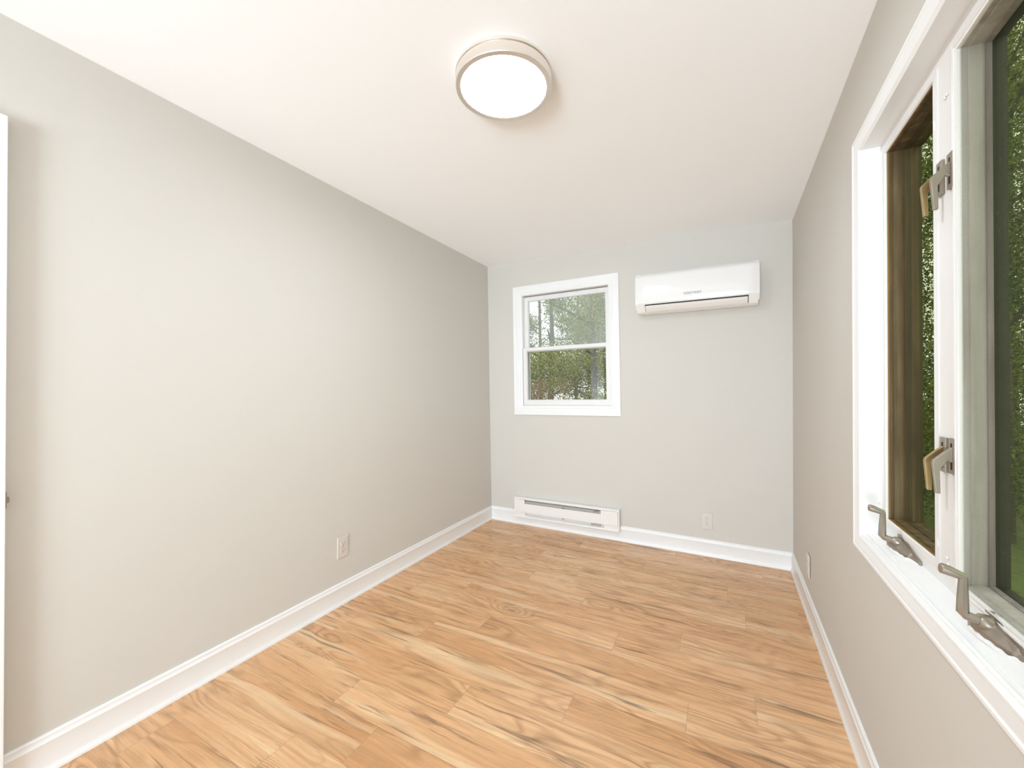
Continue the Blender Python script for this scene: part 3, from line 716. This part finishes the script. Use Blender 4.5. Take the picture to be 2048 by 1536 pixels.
# crank operators on the sill
def crank(y0, label):
    """y0: far end of the housing; it runs towards the camera"""
    zs = 0.803
    def sec(s, w0, w1, h0, h1, m=0.5):
        wm = w0 + (w1-w0)*m
        yy = y0 - s
        return [R(yy, zs-0.006, w0), R(yy, zs-0.006, w1), R(yy, zs+h1, w1), R(yy, zs+h1, wm), R(yy, zs+h0, w0)]
    bm = bmesh.new()
    loft(bm, [sec(0.004, 0.020, 0.0435, 0.006, 0.012), sec(0.012, 0.014, 0.0435, 0.012, 0.024), sec(0.026, 0.0125, 0.0435, 0.013, 0.029), sec(0.055, 0.015, 0.0435, 0.010, 0.027, 0.55),
              sec(0.088, 0.021, 0.0435, 0.007, 0.021, 0.55), sec(0.118, 0.030, 0.0435, 0.006, 0.016, 0.5), sec(0.122, 0.033, 0.0435, 0.003, 0.010), sec(0.150, 0.037, 0.0435, 0.003, 0.009), sec(0.166, 0.040, 0.0435, 0.002, 0.005)])
    k = tag(obj('crank_operator', bm, M['hardware'], rw, bevel=0.0018), label)
    bm = bmesh.new()   # back flange and the link cover
    poly_prism(bm, [(y0-0.008, zs+0.0), (y0-0.010, zs+0.034), (y0-0.034, zs+0.040), (y0-0.050, zs+0.033), (y0-0.168, zs+0.010), (y0-0.168, zs+0.0)], PW-0.005, PW-0.0004, R)
    obj('back_flange', bm, M['hardware'], k, bevel=0.0006)
    bm = bmesh.new()   # socket collar
    q = [R(y0-0.050, zs+0.018, 0.032), R(y0-0.0485, zs+0.0205, 0.026), R(y0-0.047, zs+0.0225, 0.019), R(y0-0.0465, zs+0.023, 0.017)]
    tube(bm, q, [0.0135, 0.0140, 0.0125, 0.0105], 18)
    obj('spindle_collar', bm, M['hardware'], k, smooth=True, angle=40)
    bm = bmesh.new()
    pts = [R(y0-0.047, zs+0.022, 0.022), R(y0-0.045, zs+0.0245, 0.012), R(y0-0.042, zs+0.027, 0.002), R(y0-0.040, zs+0.032, -0.003), R(y0-0.038, zs+0.060, -0.002), R(y0-0.035, zs+0.094, 0.000), R(y0-0.0345, zs+0.100, 0.000)]
    tube(bm, pts, [0.0088, 0.0088, 0.0090, 0.0092, 0.0082, 0.0066, 0.0060], 8)
    obj('crank_arm', bm, M['hardware'], k, smooth=True, angle=30)
    bm = bmesh.new()
    pts = [R(y0-0.0345, zs+0.097, 0.004), R(y0-0.0335, zs+0.099, -0.005), R(y0-0.031, zs+0.104, -0.020), R(y0-0.030, zs+0.1065, -0.029), R(y0-0.030, zs+0.1068, -0.031)]
    tube(bm, pts, [0.0064, 0.0080, 0.0098, 0.0100, 0.0084], 16)
    obj('crank_knob', bm, M['hardware'], k, smooth=True, angle=40)
    # ragged line of white paint along the foot of the housing
    def foot(t): return 0.0125+(t-0.026)*0.05 if t < 0.055 else (0.014+(t-0.055)*0.19 if t < 0.118 else 0.030+(t-0.118)*0.2)
    tt = [0.022+i*0.0035 for i in range(40)]
    hs = [max(0.0003, 0.0010+0.0008*math.sin(i*0.9)+rnd.uniform(-0.0005, 0.0005)) if t < 0.12 else 0.0025+rnd.uniform(-0.001, 0.001) for i, t in enumerate(tt)]
    bm = bmesh.new()
    lo = [bm.verts.new(R(y0-t, zs-0.006, foot(t)-0.0018)) for t in tt]; mi = [bm.verts.new(R(y0-t, zs+0.0+h*0.4, foot(t)-0.0012)) for t, h in zip(tt, hs)]
    hi = [bm.verts.new(R(y0-t, zs+h, foot(t)+0.0006)) for t, h in zip(tt, hs)]; bk = [bm.verts.new(R(y0-t, zs-0.006, foot(t)+0.004)) for t in tt]
    for A, B in ((lo, mi), (mi, hi), (hi, bk), (bk, lo)):
        for q0, q1, q2, q3 in zip(A, A[1:], B[1:], B): bm.faces.new((q0, q1, q2, q3))
    bm.faces.new((lo[0], mi[0], hi[0], bk[0])); bm.faces.new((lo[-1], mi[-1], hi[-1], bk[-1]))
    obj('paint_drips', bm, M['trim'], k)
    return k
crank(1.592, 'far crank handle on the sill below the brown sash')
crank(1.133, 'near crank handle on the sill below the grey sash')

# painted-over clips and screws
def blob(name, a, b, d, sz, label=None):
    bm = bmesh.new()
    bmesh.ops.create_icosphere(bm, subdivisions=2, radius=1.0)
    c = Vector(R(a, b, d))
    for v in bm.verts: v.co = Vector((v.co.x*sz[2]*.6, v.co.y*sz[0]*.75, v.co.z*sz[1]*(.75+.25*math.sin(v.co.y*5)))) + c
    return obj(name, bm, M['trim_old'], rw, smooth=True)
blob('painted_screw', 1.283, 1.935, PW-0.002, (0.006, 0.006, 0.005))
blob('painted_screw', 1.272, 1.937, PW-0.002, (0.004, 0.005, 0.005))
blob('painted_clip', 1.332, 1.900, PW-0.003, (0.004, 0.016, 0.005))
blob('painted_clip', 1.325, 0.895, PW-0.003, (0.004, 0.014, 0.005))
blob('painted_screw', 1.283, 0.876, PW-0.002, (0.005, 0.005, 0.005))
blob('painted_screw', 1.278, 0.862, PW-0.002, (0.004, 0.006, 0.004))
blob('painted_clip', RY1-0.001, 1.995, 0.034, (0.004, 0.005, 0.004))
blob('painted_clip', RY1-0.001, 0.888, 0.036, (0.004, 0.008, 0.004))

# ------------------------------------------------------------------ outdoors
def ground_z(x, y): return -0.75
bm = bmesh.new(); box(bm, (-18, -2, -0.95), (22, 32, -0.75))
tag(obj('lawn', bm, M['grass']), 'green lawn outside the windows', 'lawn', kind='stuff')

def leaves_mesh(name, blobs, n, size, mat, parent, seed):
    """crown: n small folded leaves spread through ellipsoid clumps (cx, cy, cz, rx, ry, rz)"""
    rg = np.random.default_rng(seed)
    B = np.array(blobs, float); wts = B[:, 3]*B[:, 4]*B[:, 5]; wts = wts/wts.sum()
    idx = rg.choice(len(B), n, p=wts)
    d = rg.normal(size=(n, 3)); d /= np.linalg.norm(d, axis=1)[:, None]
    rad = rg.random(n)**0.45
    P = B[idx, :3] + d*rad[:, None]*B[idx, 3:6]
    P[:, 2] = np.maximum(P[:, 2], 0.08 + 0.3*rg.random(n))
    a = rg.normal(size=(n, 3)); a /= np.linalg.norm(a, axis=1)[:, None]
    t = rg.normal(size=(n, 3)); bb = np.cross(a, t); bb /= np.linalg.norm(bb, axis=1)[:, None]
    nn = np.cross(a, bb)
    s = size*(0.6+0.8*rg.random(n))[:, None]
    v0 = P - a*s; v1 = P + bb*s*0.42 + nn*s*0.12; v2 = P + a*s; v3 = P - bb*s*0.42 + nn*s*0.12
    V = np.stack([v0, v1, v2, v3], 1).reshape(-1, 3)
    me = bpy.data.meshes.new(name)
    F = np.arange(4*n).reshape(n, 4)
    tri = np.concatenate([F[:, [0, 1, 2]], F[:, [0, 2, 3]]], 0)
    me.from_pydata(V.tolist(), [], tri.tolist()); me.materials.append(mat); me.update()
    o = bpy.data.objects.new(name, me); COL.objects.link(o)
    if parent is not None: o.parent = parent
    return o
def tree(label, loc, h, tr, blobs, n, size, mat, seed, name='deciduous_tree', lean=(0, 0), nb=6, group=None):
    t = tag(empty(name, loc), label, 'tree', group)
    rg = random.Random(seed)
    bm = bmesh.new()
    pts = [(lean[0]*s*s + 0.05*math.sin(5*s+seed), lean[1]*s*s, h*s) for s in (0, .12, .3, .5, .7, .85, 1)]
    tube(bm, pts, [tr*1.35, tr*1.05, tr*.92, tr*.78, tr*.6, tr*.42, tr*.2], 12)
    obj('tree_trunk', bm, M['bark'], t, smooth=True)
    for i in range(nb):
        s = rg.uniform(0.3, 0.9); p0 = Vector((lean[0]*s*s, lean[1]*s*s, h*s)); a = rg.uniform(0, 2*math.pi); l = rg.uniform(.35, .7)*h*.4
        p1 = p0 + Vector((math.cos(a)*l*.5, math.sin(a)*l*.5, l*.25)); p2 = p0 + Vector((math.cos(a)*l, math.sin(a)*l, l*.35 + rg.uniform(-.2, .3)))
        bm = bmesh.new(); tube(bm, [p0, p1, p2], [tr*.35, tr*.22, tr*.08], 8); obj('tree_branch', bm, M['bark'], t, smooth=True)
    leaves_mesh('tree_crown', blobs, n, size, mat, t, seed)
    return t
def clumps(seed, n, cx, cy, cz, sx, sy, sz, r0, r1):
    rg = random.Random(seed)
    return [(cx+rg.uniform(-sx, sx), cy+rg.uniform(-sy, sy), cz+rg.uniform(-sz, sz)) + (lambda r: (r, r, r*.8))(rg.uniform(r0, r1)) for _ in range(n)]
G = -0.75
# behind the back window (seen from about x -5..-2 at y 8..12)
tree('olive green tree close behind the small back window', (-3.6, 9.0, G), 4.6, 0.09, clumps(1, 26, 0, 0, 2.3, 1.5, .9, 1.5, .35, .6), 32400, 0.0218, M['leaf_a'], 11)
tree('pale green tree filling the right half of the small back window', (-2.3, 8.0, G), 4.6, 0.08, clumps(2, 24, 0, 0, 2.6, 1.0, .8, 1.7, .3, .55), 28800, 0.0197, M['leaf_c'], 12)
tree('tall darker tree further behind the small back window', (-5.6, 13.0, G), 8.5, 0.06, clumps(3, 26, 0.6, 0, 3.6, 2.4, 1.2, 2.8, .5, .9), 22950, 0.0381, M['leaf_b'], 13)
tree('tall tree seen above the others in the small back window', (-3.4, 15.0, G), 9, 0.07, clumps(4, 24, 0, 0, 4.2, 2.2, 1.2, 3.2, .5, .9), 20400, 0.0401, M['leaf_b'], 14)
def shrub(label, loc, blobs, n, size, mat, seed, group=None):
    t = tag(empty('shrub', loc), label, 'shrub', group)
    rg = random.Random(seed); bm = bmesh.new()
    for i in range(14):
        a = rg.uniform(0, 6.28); l = rg.uniform(.5, 1.1)
        tube(bm, [(0, 0, 0), (math.cos(a)*l*.4, math.sin(a)*l*.4, l*.7), (math.cos(a)*l, math.sin(a)*l, l*1.1)], [.018, .012, .004], 6)
    obj('shrub_stems', bm, M['bark'], t)
    leaves_mesh('shrub_foliage', blobs, n, size, mat, t, seed); return t
shrub('olive shrub at the lower left of the small back window', (-3.6, 7.4, G), clumps(5, 16, 0, 0, 1.0, .8, .5, .7, .3, .5), 18720, 0.0177, M['leaf_a'], 21)
shrub('reddish-leaved shrub in the middle of the small back window', (-2.8, 7.0, G), clumps(6, 9, 0, 0, 1.7, .35, .3, .5, .18, .3), 5400, 0.0156, M['leaf_d'], 22)
shrub('mid green shrub at the lower right of the small back window', (-2.0, 6.8, G), clumps(7, 14, 0, 0, 1.0, .6, .4, .7, .28, .45), 15120, 0.0177, M['leaf_b'], 23)
# beyond the side window (direction about 18 to 25 degrees right of straight ahead)
tree('leafy green tree outside the side window, nearest of those beyond it', (3.3, 7.8, G), 8.5, 0.10, clumps(9, 60, 0, 0, 4.6, 1.3, 1.2, 4.2, .5, .8), 60000, 0.024, M['leaf_b'], 32)
tree('olive tree further off outside the side window', (4.3, 10.8, G), 10.0, 0.12, clumps(10, 60, 0.4, 0, 5.2, 2.2, 1.4, 4.8, .6, 1.0), 60000, 0.034, M['leaf_a'], 33)
tree('tall tree at the back beyond the side window', (6.8, 15.5, G), 12, 0.16, clumps(13, 60, 0, 0, 6.0, 3.2, 1.6, 5.6, .8, 1.3), 50000, 0.055, M['leaf_b'], 34)
tree('slim tree at the left edge of the small back window', (-5.3, 10.4, G), 6.0, 0.07, clumps(14, 24, 0, 0, 3.2, 1.1, .9, 2.2, .35, .6), 28800, 0.0238, M['leaf_b'], 35)
tree('broad tree at the back behind the small back window', (-6.2, 19.0, G), 10.5, 0.08, clumps(15, 34, 0, 0, 4.6, 3.8, 1.2, 4.2, .7, 1.2), 28050, 0.0571, M['leaf_b'], 36)
tree('broad olive tree at the back right behind the small back window', (-1.2, 18.0, G), 10.5, 0.18, clumps(16, 34, 0, 0, 4.6, 3.8, 1.2, 4.2, .7, 1.2), 28050, 0.0571, M['leaf_a'], 37)
shrub('dense hedge-like shrub low behind the small back window', (-5.0, 10.6, G), clumps(17, 26, 0, 0, 1.0, 2.6, .5, .8, .4, .6), 28800, 0.0218, M['leaf_a'], 38)
